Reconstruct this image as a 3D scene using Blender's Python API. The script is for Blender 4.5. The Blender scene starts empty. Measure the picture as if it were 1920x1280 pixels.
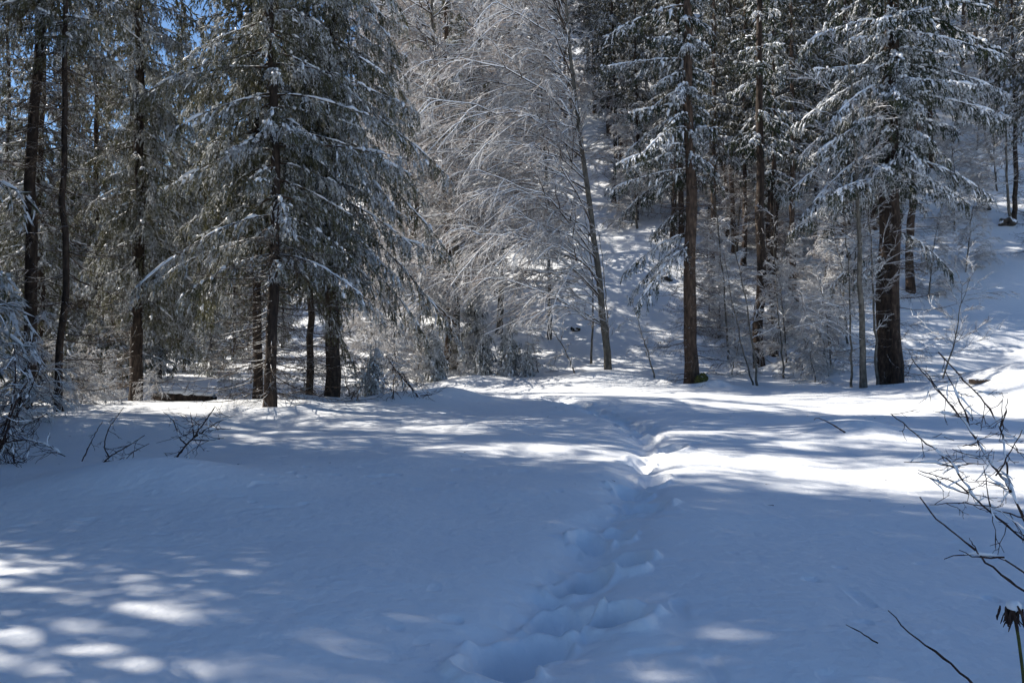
import bpy, math, numpy as np
from mathutils import Vector
scene = bpy.context.scene
C = scene.collection
R = math.radians
# ------------------------------------------------------------------ camera, sky, sun, exposure
F = 1493.0            # focal length in pixels of the 1920 px wide photograph
EYE = 1.6
cam = bpy.data.cameras.new("camera"); cam.lens = 28; cam.sensor_width = 36
cam.clip_start = 0.05; cam.clip_end = 3000
co = bpy.data.objects.new("camera", cam); C.objects.link(co)
co.location = (0, 0, EYE); co.rotation_euler = (R(90), 0, 0)
scene.camera = co
SUN_EL, SUN_AZ = 38.0, -68.0      # azimuth clockwise from +Y (view direction)
w = bpy.data.worlds.new("World"); scene.world = w; w.use_nodes = True
nt = w.node_tree
sky = nt.nodes.new("ShaderNodeTexSky"); sky.sky_type = 'NISHITA'; sky.sun_disc = False
sky.sun_elevation = R(SUN_EL); sky.sun_rotation = R(SUN_AZ % 360)
sky.altitude = 900; sky.dust_density = 0.1; sky.ozone_density = 6.0; sky.air_density = 1.15
bg = nt.nodes["Background"]; nt.links.new(sky.outputs[0], bg.inputs[0]); bg.inputs[1].default_value = 0.082
sl = bpy.data.lights.new("sun", 'SUN'); sl.energy = 5.0; sl.angle = R(0.55); sl.color = (1.0, 0.93, 0.82)
so = bpy.data.objects.new("sun", sl); C.objects.link(so)
sd = Vector((math.sin(R(SUN_AZ))*math.cos(R(SUN_EL)), math.cos(R(SUN_AZ))*math.cos(R(SUN_EL)), math.sin(R(SUN_EL))))
so.rotation_euler = sd.to_track_quat('Z', 'Y').to_euler(); so.location = sd*50
vs = scene.view_settings
vs.view_transform = 'Standard'; vs.look = 'None'; vs.gamma = 1; vs.use_curve_mapping = False; vs.exposure = 0.7
cy = scene.cycles
cy.max_bounces = 5; cy.diffuse_bounces = 4; cy.glossy_bounces = 1; cy.transmission_bounces = 1
cy.use_denoising = True; cy.sample_clamp_indirect = 6
cy.use_adaptive_sampling = True; cy.adaptive_threshold = 0.02
cy.caustics_reflective = False; cy.caustics_refractive = False

# ------------------------------------------------------------------ noise and terrain
def _hash(ix, iy, seed):
    h = (ix.astype(np.int64)*374761393 + iy.astype(np.int64)*668265263 + seed*1442695041) & 0xffffffff
    h = ((h ^ (h >> 13))*1274126177) & 0xffffffff
    return ((h ^ (h >> 16)) & 0xffff)/65535.0
def noise2(x, y, seed=0):
    ix = np.floor(x); iy = np.floor(y); fx = x-ix; fy = y-iy
    fx = fx*fx*fx*(fx*(fx*6-15)+10); fy = fy*fy*fy*(fy*(fy*6-15)+10)
    a = _hash(ix, iy, seed); b = _hash(ix+1, iy, seed); c = _hash(ix, iy+1, seed); d = _hash(ix+1, iy+1, seed)
    return (a*(1-fx)+b*fx)*(1-fy)+(c*(1-fx)+d*fx)*fy - 0.5
def sstep(a, b, x):
    t = np.clip((x-a)/(b-a), 0, 1); return t*t*(3-2*t)
def gnd(px, Y): return (px-960)/F*Y
# mounds: px, Y, radius across, radius along, height
MOUNDS = [(828, 22.0, 1.15, 1.6, .42), (1610, 13.6, .8, .9, .24), (285, 8.9, 1.0, .7, .20), (1130, 28.5, 2.0, 1.6, .36),
          (1925, 23.0, 2.3, 2.2, .95), (740, 20.5, .9, .9, .22), (600, 20.8, 1.6, 1.0, .16), (400, 18.5, 2.6, 1.2, .14), (150, 15.0, 2.4, 1.3, .05),
          (960, 33.0, 1.6, 1.2, .3), (1750, 30, 1.8, 1.2, .5), (1340, 27.0, .7, .7, .22), (1480, 30.5, 1.2, 1.0, .35), (880, 29, 1.2, 1.0, .25)]
MOUNDS = [(gnd(p, Y), Y, a, b, h) for p, Y, a, b, h in MOUNDS]
WELLS = [(gnd(p, Y), Y) for p, Y in [(505, 18.4), (620, 21.5), (45, 17.6), (118, 17.4), (255, 22.5), (489, 21), (577, 21.6), (840, 35), (1297, 27.5), (1660, 26.5), (1425, 31.5), (1708, 39), (1903, 44.5), (1866, 55), (1143, 30)]]
# prints: px, py in the photograph, half width m, half length m, turn, depth
PR = [(965, 1200, .18, .36, -.5, .34), (1050, 1135, .15, .20, -.6, .16), (1165, 1140, .18, .16, .1, .32), (1085, 1065, .15, .24, -.4, .28), (1175, 1045, .17, .2, 0, .3),
      (1105, 990, .14, .22, -.2, .18), (1165, 985, .13, .22, .1, .13), (1205, 940, .2, .3, .3, .24), (1180, 905, .15, .25, 0, .18), (1225, 885, .17, .3, .2, .22),
      (1195, 858, .19, .3, .1, .25), (1262, 838, .2, .3, .1, .24), (1215, 815, .16, .35, .3, .22), (1190, 797, .2, .35, .2, .28), (1172, 783, .16, .3, .4, .2), (1140, 771, .2, .3, .8, .24),
      (1115, 764, .2, .3, .8, .22), (1085, 757, .2, .35, 1, .24), (1050, 751, .2, .35, 1.2, .24), (1020, 747, .2, .35, 1.2, .22), (985, 744, .2, .35, 1.3, .22),
      (950, 741, .2, .4, 1.3, .22), (915, 738, .2, .4, 1.3, .22), (880, 737, .2, .4, 1.2, .2)]
PRW = []
for p, q, a, b, t, d in PR:
    Y = EYE*F/(q-640); PRW.append((gnd(p, Y), Y, a, b, t, d))
SCUFF = [(gnd(p, EYE*F/(q-640)), EYE*F/(q-640)) for p, q in [(990, 1180), (1060, 1090), (1110, 1010), (1170, 940), (1200, 890), (1215, 850), (1205, 810), (1165, 780), (1100, 761), (1020, 747), (950, 742), (880, 738)]]
def hgt(x, y, fine=True):
    x = np.asarray(x, float); y = np.asarray(y, float)
    d = 0.2*x+0.98*y-35.5
    hill = 0.57*2.6*np.logaddexp(0, (d+.8)/2.6)+0.10*6*np.logaddexp(0, (d-25)/6)
    s = sstep(-27, 6, x+0.1*y)
    h = hill*s*(0.25+0.75*sstep(-400, 0, 250-y) if False else 1.0)
    h = h+(1-s)*0.06*np.logaddexp(0, (y-45)/8)*8
    h += 0.9*noise2(x/9, y/9, 3)*sstep(30, 50, y)*s+0.35*noise2(x/2.7, y/2.7, 5)*sstep(29, 42, y)
    h += 0.16*noise2(x/4.2+3, y/3.1, 7)+0.06*noise2(x/1.5, y/1.1, 8)+0.012*noise2(x/.35, y/.3, 9)
    h += 0.022*noise2(x/1.2+9, y/.55, 11)*sstep(8, 12, y)
    h -= 0.018*sstep(.33, .47, noise2(x/.17, y/.17, 31))*sstep(-.05, .25, noise2(x/2.3, y/2.3, 32)+.25*sstep(9, 16, y))
    # gentle dip behind the left edge of the clearing
    h -= 0.45*np.exp(-((y-25)/3.0)**2)*sstep(2, -6, x)
    for mx, my, a, b, hh in MOUNDS:
        q = ((x-mx)/a)**2+((y-my)/b)**2
        h += hh*np.exp(-q)
    for wx_, wy_ in WELLS:
        h -= .15*np.exp(-((x-wx_)**2+(y-wy_)**2)/.5**2)-.06*np.exp(-((np.hypot(x-wx_, y-wy_)-.95)/.3)**2)
    if fine:
        m = (y > 3) & (y < 30) & (x > -4) & (x < 6)
        if m.any():
            xs = x[m]; ys = y[m]
            wx = xs+0.17*noise2(xs/.26, ys/.26, 21)+0.03*noise2(xs/.08, ys/.08, 22)
            wy = ys+0.17*noise2(xs/.28+7, ys/.28, 23)+0.03*noise2(xs/.08+5, ys/.08, 24)
            dh = np.zeros_like(xs); near = np.zeros_like(xs)
            for i in range(len(SCUFF)-1):
                ax, ay = SCUFF[i]; bx_, by_ = SCUFF[i+1]
                vx, vy = bx_-ax, by_-ay; t = np.clip(((xs-ax)*vx+(ys-ay)*vy)/(vx*vx+vy*vy), 0, 1)
                dd = np.hypot(xs-ax-t*vx, ys-ay-t*vy); near = np.maximum(near, np.exp(-(dd/.3)**2))
            dh -= 0.13*near
            dh += near*(0.09*noise2(xs/.22, ys/.22, 25)+0.03*noise2(xs/.08, ys/.08, 26))
            for mx, my, a, b, t, dep in PRW:
                ux = (wx-mx)*math.cos(t)+(wy-my)*math.sin(t); uy = -(wx-mx)*math.sin(t)+(wy-my)*math.cos(t)
                q = np.sqrt((ux/a)**2+(uy/b)**2)
                dh = np.where(q < 3, dh*(1-0.25*sstep(1.5, .8, q))-dep*.95*sstep(1.2, .5, q)+0.03*np.exp(-((q-1.35)/.22)**2)*(1+2*noise2(xs/.15, ys/.15, 27)), dh)
            h[m] += dh
    return h
def hz(x, y): return float(hgt(np.array([x]), np.array([y]), False)[0])

# ------------------------------------------------------------------ mesh building
class Geo:
    def __init__(s): s.V = []; s.F = []; s.n = 0
    def add(s, V, Fa, mat=0, smooth=False):
        V = np.asarray(V, np.float32).reshape(-1, 3)
        s.V.append(V); s.F.append((np.asarray(Fa, np.int64)+s.n, mat, smooth)); s.n += len(V)
    def merge(s, V, Fl):     # V transformed, Fl list of (faces, mat, smooth) indexed from 0
        s.V.append(V.astype(np.float32))
        for f, m, sm in Fl: s.F.append((f+s.n, m, sm))
        s.n += len(V)
    def arrays(s): return (np.concatenate(s.V) if s.V else np.zeros((0, 3), np.float32)), s.F
    def mesh(s, name, mats):
        V = np.concatenate(s.V)
        me = bpy.data.meshes.new(name)
        me.vertices.add(len(V)); me.vertices.foreach_set("co", V.ravel())
        loops = np.concatenate([f.ravel() for f, _, _ in s.F]).astype(np.int32)
        tot = np.concatenate([np.full(len(f), f.shape[1], np.int32) for f, _, _ in s.F])
        st = np.concatenate([[0], np.cumsum(tot)[:-1]]).astype(np.int32)
        me.loops.add(len(loops)); me.loops.foreach_set("vertex_index", loops)
        me.polygons.add(len(tot)); me.polygons.foreach_set("loop_start", st)
        me.polygons.foreach_set("material_index", np.concatenate([np.full(len(f), m, np.int32) for f, m, _ in s.F]))
        me.polygons.foreach_set("use_smooth", np.concatenate([np.full(len(f), sm, bool) for f, _, sm in s.F]))
        for m in mats: me.materials.append(m)
        me.update(calc_edges=True)
        return me
def unit(v): return v/np.maximum(np.linalg.norm(v, axis=-1, keepdims=True), 1e-9)
def tube(P, Rr, S):
    """N polylines of K points -> vertices, quads (and a pointed tip closing the end)"""
    P = np.asarray(P, float); N, K, _ = P.shape
    T = unit(np.gradient(P, axis=1))
    mean = unit(P[:, -1]-P[:, 0])
    ref = np.where(np.abs(mean[:, 2:3]) > .8, np.array([[1., 0, 0]]), np.array([[0, 0, 1.]]))[:, None, :]
    U = unit(np.cross(np.broadcast_to(ref, T.shape), T)); W = np.cross(T, U)
    a = np.arange(S)/S*2*math.pi+0.3
    Rr = np.asarray(Rr, float)
    if Rr.ndim == 2: Rr = Rr[:, :, None]
    V = P[:, :, None, :]+Rr[..., None]*(np.cos(a)[:, None]*U[:, :, None, :]+np.sin(a)[:, None]*W[:, :, None, :])
    idx = np.arange(N*K*S).reshape(N, K, S)
    A = idx[:, :-1]; B = idx[:, 1:]
    Q = np.stack([A, np.roll(A, -1, 2), np.roll(B, -1, 2), B], -1).reshape(-1, 4)
    return V.reshape(-1, 3), Q
def add_tubes(g, P, Rr, S, mat=0, smooth=True):
    if len(P) == 0: return
    V, Q = tube(P, Rr, S); g.add(V, Q, mat, smooth)
def add_cones(g, P, D, r, mat=0):
    n = len(P)
    if n == 0: return
    T = unit(D); ref = np.where(np.abs(T[:, 2:3]) > .8, np.array([[1., 0, 0]]), np.array([[0, 0, 1.]]))
    U = unit(np.cross(ref, T)); W = np.cross(T, U)
    r = np.broadcast_to(np.asarray(r, float).reshape(-1, 1), (n, 1))
    V = np.empty((n, 4, 3))
    for k in range(3):
        a = k*2*math.pi/3+math.pi/2+.4
        V[:, k] = P+0.12*D+r*(math.cos(a)*U+math.sin(a)*W)
    V[:, 3] = P+D
    b = np.arange(n)[:, None]*4
    Fc = np.concatenate([b+np.array([[0, 1, 3]]), b+np.array([[1, 2, 3]]), b+np.array([[2, 0, 3]])])
    g.add(V, Fc, mat, False)
def at_t(P, t):
    """point and tangent at parameter t (N,) on polylines P (N,K,3)"""
    K = P.shape[1]; f = t*(K-1); i = np.clip(f.astype(int), 0, K-2); u = (f-i)[:, None]
    n = np.arange(len(P)); a = P[n, i]; b = P[n, i+1]
    return a*(1-u)+b*u, unit(b-a)
def spawn(P, n, rng, t0=.1, t1=1., L=(.3, .5), ang=.9, K=5, bias=(0, 0, 0), curve=(0, 0, 0), taper=.6, wig=.03, absL=False, flat=0.0):
    N = len(P); idx = np.repeat(np.arange(N), n); M = len(idx)
    t = t0+(t1-t0)*((np.tile(np.arange(n), N)+rng.random(M))/n)
    p, T = at_t(P[idx], t)
    plen = np.linalg.norm(np.diff(P, axis=1), axis=2).sum(1)[idx]
    rv = rng.normal(size=(M, 3))
    rv[:, 2] *= (1-flat)
    rv = rv-(rv*T).sum(1, keepdims=True)*T
    perp = unit(unit(rv)+np.array(bias)[None])
    a = ang*rng.uniform(.7, 1.25, (M, 1))
    d = unit(np.cos(a)*T+np.sin(a)*perp)
    ln = rng.uniform(L[0], L[1], M)*(1 if absL else plen)*(1-taper*t)
    s = np.linspace(0, 1, K)
    Q = p[:, None]+ln[:, None, None]*(s[None, :, None]*d[:, None]+(s**2)[None, :, None]*np.array(curve)[None, None])
    wv = rng.normal(size=(M, K, 3))*wig; wv[:, 0] = 0
    Q = Q+np.cumsum(wv, 1)*ln[:, None, None]
    return Q, idx, t, ln

# ------------------------------------------------------------------ materials
def newmat(name):
    m = bpy.data.materials.new(name); m.use_nodes = True; nt = m.node_tree; nt.nodes.clear()
    out = nt.nodes.new("ShaderNodeOutputMaterial"); b = nt.nodes.new("ShaderNodeBsdfPrincipled")
    nt.links.new(b.outputs[0], out.inputs[0]); b.inputs["Roughness"].default_value = .85
    b.inputs["Specular IOR Level"].default_value = .25
    return m, nt, b
def nnode(nt, scale, detail=3, coords="Object", stretch=None):
    tc = nt.nodes.new("ShaderNodeTexCoord"); n = nt.nodes.new("ShaderNodeTexNoise")
    n.inputs["Scale"].default_value = scale; n.inputs["Detail"].default_value = detail
    if stretch:
        mp = nt.nodes.new("ShaderNodeMapping"); mp.inputs["Scale"].default_value = stretch
        nt.links.new(tc.outputs[coords], mp.inputs[0]); nt.links.new(mp.outputs[0], n.inputs["Vector"])
    else: nt.links.new(tc.outputs[coords], n.inputs["Vector"])
    return n
def ramp(nt, src, stops):
    r = nt.nodes.new("ShaderNodeValToRGB"); nt.links.new(src, r.inputs[0]); e = r.color_ramp.elements
    while len(e) < len(stops): e.new(.5)
    for el, (p, c) in zip(e, stops): el.position = p; el.color = (*c, 1)
    return r
def math_(nt, op, a, b=None, c=None):
    n = nt.nodes.new("ShaderNodeMath"); n.operation = op
    for i, v in enumerate((a, b, c)):
        if v is None: continue
        if isinstance(v, (int, float)): n.inputs[i].default_value = v
        else: nt.links.new(v, n.inputs[i])
    return n.outputs[0]
SNOWC = (0.86, 0.88, 0.91)
def frosted(name, stops, nscale, frost=0.3, fscale=2.0, famt=1.0, stretch=None, bump=0.0, frostc=SNOWC, soft=.25, trans=0.0):
    """a surface of its own colour with snow lying on its upward faces, patchily"""
    m, nt, b = newmat(name)
    n = nnode(nt, nscale, 4, stretch=stretch); col = ramp(nt, n.outputs[0], stops)
    geo = nt.nodes.new("ShaderNodeNewGeometry"); sep = nt.nodes.new("ShaderNodeSeparateXYZ")
    nt.links.new(geo.outputs["Normal"], sep.inputs[0])
    pn = nnode(nt, fscale, 4); pn2 = nnode(nt, fscale*9, 2)
    v = math_(nt, 'MULTIPLY_ADD', math_(nt, 'SUBTRACT', pn.outputs[0], .5), 3.2*famt, sep.outputs[2])
    v = math_(nt, 'MULTIPLY_ADD', math_(nt, 'SUBTRACT', pn2.outputs[0], .5), 2.0*famt, v)
    mr = nt.nodes.new("ShaderNodeMapRange"); mr.interpolation_type = 'SMOOTHSTEP'
    nt.links.new(v, mr.inputs[0]); mr.inputs[1].default_value = frost; mr.inputs[2].default_value = frost+soft
    mx = nt.nodes.new("ShaderNodeMix"); mx.data_type = 'RGBA'
    nt.links.new(mr.outputs[0], mx.inputs[0]); nt.links.new(col.outputs[0], mx.inputs[6]); mx.inputs[7].default_value = (*frostc, 1)
    nt.links.new(mx.outputs[2], b.inputs["Base Color"])
    if trans:
        tr = nt.nodes.new("ShaderNodeBsdfTranslucent"); ms = nt.nodes.new("ShaderNodeMixShader"); ms.inputs[0].default_value = trans
        out = [q for q in nt.nodes if q.type == 'OUTPUT_MATERIAL'][0]
        nt.links.new(mx.outputs[2], tr.inputs[0]); nt.links.new(b.outputs[0], ms.inputs[1]); nt.links.new(tr.outputs[0], ms.inputs[2]); nt.links.new(ms.outputs[0], out.inputs[0])
    if bump:
        bp = nt.nodes.new("ShaderNodeBump"); bp.inputs["Strength"].default_value = bump; bp.inputs["Distance"].default_value = .03
        nt.links.new(n.outputs[0], bp.inputs["Height"]); nt.links.new(bp.outputs[0], b.inputs["Normal"])
    return m
def snowmat(name, grain=True):
    m, nt, b = newmat(name)
    n = nnode(nt, 1.3, 4); c = ramp(nt, n.outputs[0], [(.3, (.83, .86, .90)), (.7, (.88, .895, .915))])
    nt.links.new(c.outputs[0], b.inputs["Base Color"])
    b.inputs["Roughness"].default_value = .55
    b.inputs["Specular IOR Level"].default_value = .3
    f = nnode(nt, 9, 6); f2 = nnode(nt, 140, 2)
    bp = nt.nodes.new("ShaderNodeBump"); bp.inputs["Strength"].default_value = .6; bp.inputs["Distance"].default_value = .035
    nt.links.new(f.outputs[0], bp.inputs["Height"])
    bp2 = nt.nodes.new("ShaderNodeBump"); bp2.inputs["Strength"].default_value = .3; bp2.inputs["Distance"].default_value = .004
    nt.links.new(f2.outputs[0], bp2.inputs["Height"]); nt.links.new(bp.outputs[0], bp2.inputs["Normal"]); nt.links.new(bp2.outputs[0], b.inputs["Normal"])
    return m
M_ground = snowmat("snow ground"); M_snow = snowmat("clinging snow")
M_bark = frosted("spruce bark", [(.3, (.016, .012, .010)), (.55, (.045, .032, .025)), (.75, (.10, .075, .058))], 14, 1.3, 3, .9, (1, 1, .35), 1.0)
M_barkred = frosted("red spruce bark", [(.3, (.026, .019, .014)), (.55, (.08, .055, .041)), (.75, (.16, .115, .085))], 14, 1.25, 3, .9, (1, 1, .3), 1.0)
M_barkgrey = frosted("grey smooth bark", [(.3, (.06, .055, .047)), (.6, (.15, .14, .12)), (.75, (.24, .22, .18))], 9, 1.35, 4, .8, (1, 1, .6), .6)
M_wood = frosted("branch wood", [(.3, (.03, .022, .016)), (.7, (.10, .07, .05))], 20, .55, 1.2, .5)
M_dead = frosted("dry branch wood", [(.3, (.035, .026, .02)), (.7, (.12, .085, .06))], 20, .75, 1.5, .7)
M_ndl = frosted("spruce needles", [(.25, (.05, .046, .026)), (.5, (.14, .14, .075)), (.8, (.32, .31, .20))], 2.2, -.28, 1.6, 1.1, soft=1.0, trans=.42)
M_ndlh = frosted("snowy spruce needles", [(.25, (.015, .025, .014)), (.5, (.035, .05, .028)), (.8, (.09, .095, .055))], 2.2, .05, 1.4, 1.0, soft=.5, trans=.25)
M_ndld = frosted("distant spruce needles", [(.25, (.035, .036, .022)), (.5, (.09, .088, .056)), (.8, (.17, .155, .11))], 2.2, -.1, .8, 1.0, soft=1.0, trans=.35)
M_ndly = frosted("frosted young needles", [(.25, (.04, .05, .03)), (.5, (.09, .10, .055)), (.8, (.14, .14, .09))], 2.2, -.3, 2.0, .8, soft=.6, trans=.35)
M_twig = frosted("frosted twigs", [(.3, (.42, .36, .33)), (.7, (.70, .65, .62))], 12, -.6, .8, .7, trans=.5, frostc=(.86, .86, .87))
M_limb = frosted("snow lined limbs", [(.3, (.035, .026, .02)), (.7, (.11, .085, .065))], 12, -.05, 1.2, .5)
M_shrub = frosted("shrub twigs", [(.3, (.025, .014, .012)), (.7, (.075, .045, .036))], 25, .95, 6, .5)
M_moss = frosted("mossy bark", [(.3, (.03, .028, .012)), (.55, (.07, .075, .02)), (.8, (.12, .12, .03))], 12, .9, 4, .8, None, 1.0)
M_rock = frosted("rock", [(.3, (.02, .02, .018)), (.7, (.08, .07, .06))], 5, .35, 2, .6, None, 1.0)
M_leaf = frosted("withered leaves", [(.3, (.13, .06, .03)), (.7, (.28, .15, .08))], 5, .6, 2, .8)

# ------------------------------------------------------------------ scene tree helpers
def obj(name, me, parent=None):
    o = bpy.data.objects.new(name, me); C.objects.link(o); o.parent = parent; return o
def root(name, label, cat, loc=(0, 0, 0), rz=0, group=None):
    o = bpy.data.objects.new(name, None); C.objects.link(o); o.location = loc; o.rotation_euler = (0, 0, rz)
    o.empty_display_size = .3
    o["label"] = label; o["category"] = cat
    if group: o["group"] = group
    return o
def place(proto, name, label, cat, x, y, rz=0, sc=1.0, group=None, sink=.08, tilt=0.0):
    """a thing from a proto (list of (part name, mesh)): Empty at the base plus one object per part"""
    r = root(name, label, cat, (x, y, hz(x, y)-sink), rz, group); r.scale = (sc, sc, sc)
    r.rotation_euler = (tilt, 0, rz)
    for n, me in proto: obj(n, me, r)
    return r

# ------------------------------------------------------------------ ground
def build_ground():
    r = np.concatenate([np.geomspace(.25, 2.6, 24)[:-1], np.geomspace(2.6, 34, 660), np.geomspace(34, 420, 150)[1:]])
    a = np.concatenate([np.arange(-42, 42.01, .1), np.arange(45, 317.9, 3)])
    A, Rr = np.meshgrid(np.radians(a), r); X = Rr*np.sin(A); Y = Rr*np.cos(A)
    Z = hgt(X, Y)
    n, m = X.shape
    idx = np.arange(n*m).reshape(n, m)
    Q = np.stack([idx[:-1], np.roll(idx[:-1], -1, 1), np.roll(idx[1:], -1, 1), idx[1:]], -1).reshape(-1, 4)
    g = Geo(); g.add(np.stack([X, Y, Z], -1).reshape(-1, 3), Q[:, ::-1], 0, True)
    zc = hz(0, 0); c = len(idx.ravel())
    Fc = np.stack([idx[0], np.full(m, 0)+c, np.roll(idx[0], -1)], -1)
    g.V.append(np.array([[0, 0, zc]], np.float32)); g.F.append((Fc[:, ::-1], 0, True))
    o = obj("snow_ground", g.mesh("snow_ground", [M_ground])); o["kind"] = "structure"
    return o
ground = build_ground()

# ------------------------------------------------------------------ spruce
def make_bough(L, rng, lod, snowp, weep=1.0):
    """local: x outward, y sideways, z up. returns crown Geo, snow Geo"""
    g = Geo(); sn = Geo()
    K = 7; s = np.linspace(0, 1, K)
    ax = np.zeros((1, K, 3)); ax[0, :, 0] = s*L; ax[0, :, 1] = np.cumsum(rng.normal(0, .012*L, K)); ax[0, 0, 1] = 0
    rr = (0.011+0.007*L)*(1-.85*s)[None]
    add_tubes(g, ax, rr, 4, 1)
    n = max(6, int(L*(13 if lod == 0 else 7)))
    x = (np.arange(n)+rng.random(n))/n*.93+.07
    side = np.where(np.arange(n) % 2 == 0, 1., -1.)
    prof = np.minimum(x/.3, 1)**.7*(1.03-x)**.55
    ls = (L*.27+.12)*prof*rng.uniform(.35, 1.3, n)
    p0, _ = at_t(np.repeat(ax, n, 0), x)
    phi = np.radians(rng.uniform(25, 80, n))
    k2 = 5; q = np.linspace(0, 1, k2)
    hang = rng.uniform(.25, .75, n)*weep
    D = np.stack([np.cos(phi), side*np.sin(phi), rng.uniform(-.15, .1, n)], -1)
    S2 = p0[:, None]+ls[:, None, None]*(q-.25*q*q)[None, :, None]*D[:, None]
    S2[:, :, 2] -= (ls*hang)[:, None]*(q*q)[None]
    S2 += np.cumsum(rng.normal(0, .01, S2.shape), 1)*q[None, :, None]
    add_tubes(g, S2, .006*(1-.6*q)[None]*np.ones((n, 1)), 3, 1)
    # hanging strands
    tn = 3 if lod == 0 else 1
    T3, idx, _, _ = spawn(S2, tn, rng, .2, 1, (.12, .30), .9, 3, (0, 0, -1.3*weep), (0, 0, -.5), .2, .03, True)
    T3 = T3.copy()
    # needle shoots along secondaries and strands
    def shoots(Pl, per_m, cl, cr, tmin=.05):
        ln = np.linalg.norm(np.diff(Pl, axis=1), axis=2).sum(1)
        cnt = np.maximum(2, (ln*per_m).astype(int)); ii = np.repeat(np.arange(len(Pl)), cnt)
        t = tmin+(1-tmin)*rng.random(len(ii)); p, T = at_t(Pl[ii], t)
        rv = rng.normal(size=(len(ii), 3)); rv = unit(rv-(rv*T).sum(1, keepdims=True)*T)
        d = unit(T*rng.uniform(.6, 1.1, (len(ii), 1))+rv*rng.uniform(.3, .8, (len(ii), 1))+np.array([0, 0, -.25*weep]))
        add_cones(g, p, d*(cl*rng.uniform(.6, 1.3, (len(ii), 1))), cr*rng.uniform(.7, 1.2, len(ii)), 0)
    if lod == 0:
        shoots(S2, 26, .11, .014); shoots(T3, 30, .09, .012); shoots(ax, 14, .12, .016, .15)
    elif lod == 1:
        shoots(S2, 22, .19, .028); shoots(T3, 20, .18, .026); shoots(ax, 12, .2, .03, .15)
    else:
        shoots(S2, 9, .32, .05); shoots(T3, 8, .30, .045); shoots(ax, 6, .3, .05, .15)
    # lying snow
    if snowp > 0:
        for rep_ in range(3):
            m = rng.random(n) < snowp*.55
            if not m.any(): continue
            nn = int(m.sum()); a0 = rng.uniform(.02, .75, nn); a1 = np.minimum(a0+rng.uniform(.1, .35, nn), 1)
            P = np.stack([at_t(S2[m], a0+(a1-a0)*u)[0] for u in np.linspace(0, 1, 4)], 1)
            rad = rng.uniform(.012, .042, (nn, 1))*np.array([[.35, 1, .9, .25]])*rng.uniform(.6, 1.4, (nn, 4))*(1 if lod == 0 else 1.2)
            P[:, :, 2] += rad*.6; P += rng.normal(0, .008, P.shape)
            add_tubes(sn, P, rad[:, :, None]*rng.uniform(.7, 1.3, (nn, 4, 5)), 5, 0)
        segs = int(L*4)+1
        for k in range(segs):
            if rng.random() > min(.8, snowp): continue
            a = rng.uniform(.1, .85); b = min(1, a+rng.uniform(.08, .22)); u = np.linspace(a, b, 5)
            P, _ = at_t(np.repeat(ax, 5, 0), u); P = P[None]
            rad = rng.uniform(.02, .05)*np.array([[.15, .8, 1, .8, .1]])*rng.uniform(.7, 1.3, (1, 5))
            P = P.copy(); P[:, :, 2] += rad*.7
            add_tubes(sn, P, rad, 6, 0)
    return g, sn
LIB = {}
def bough_lib(lod, snowp, weep):
    key = (lod, snowp, weep)
    if key not in LIB:
        rng = np.random.default_rng(int(lod*100+snowp*37+weep*11)+5); d = {}
        for L in (.6, 1.1, 1.7, 2.4, 3.2):
            d[L] = [tuple(z.arrays() for z in make_bough(L, rng, lod, snowp, weep)) for _ in range(3)]
        LIB[key] = d
    return LIB[key]
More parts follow.
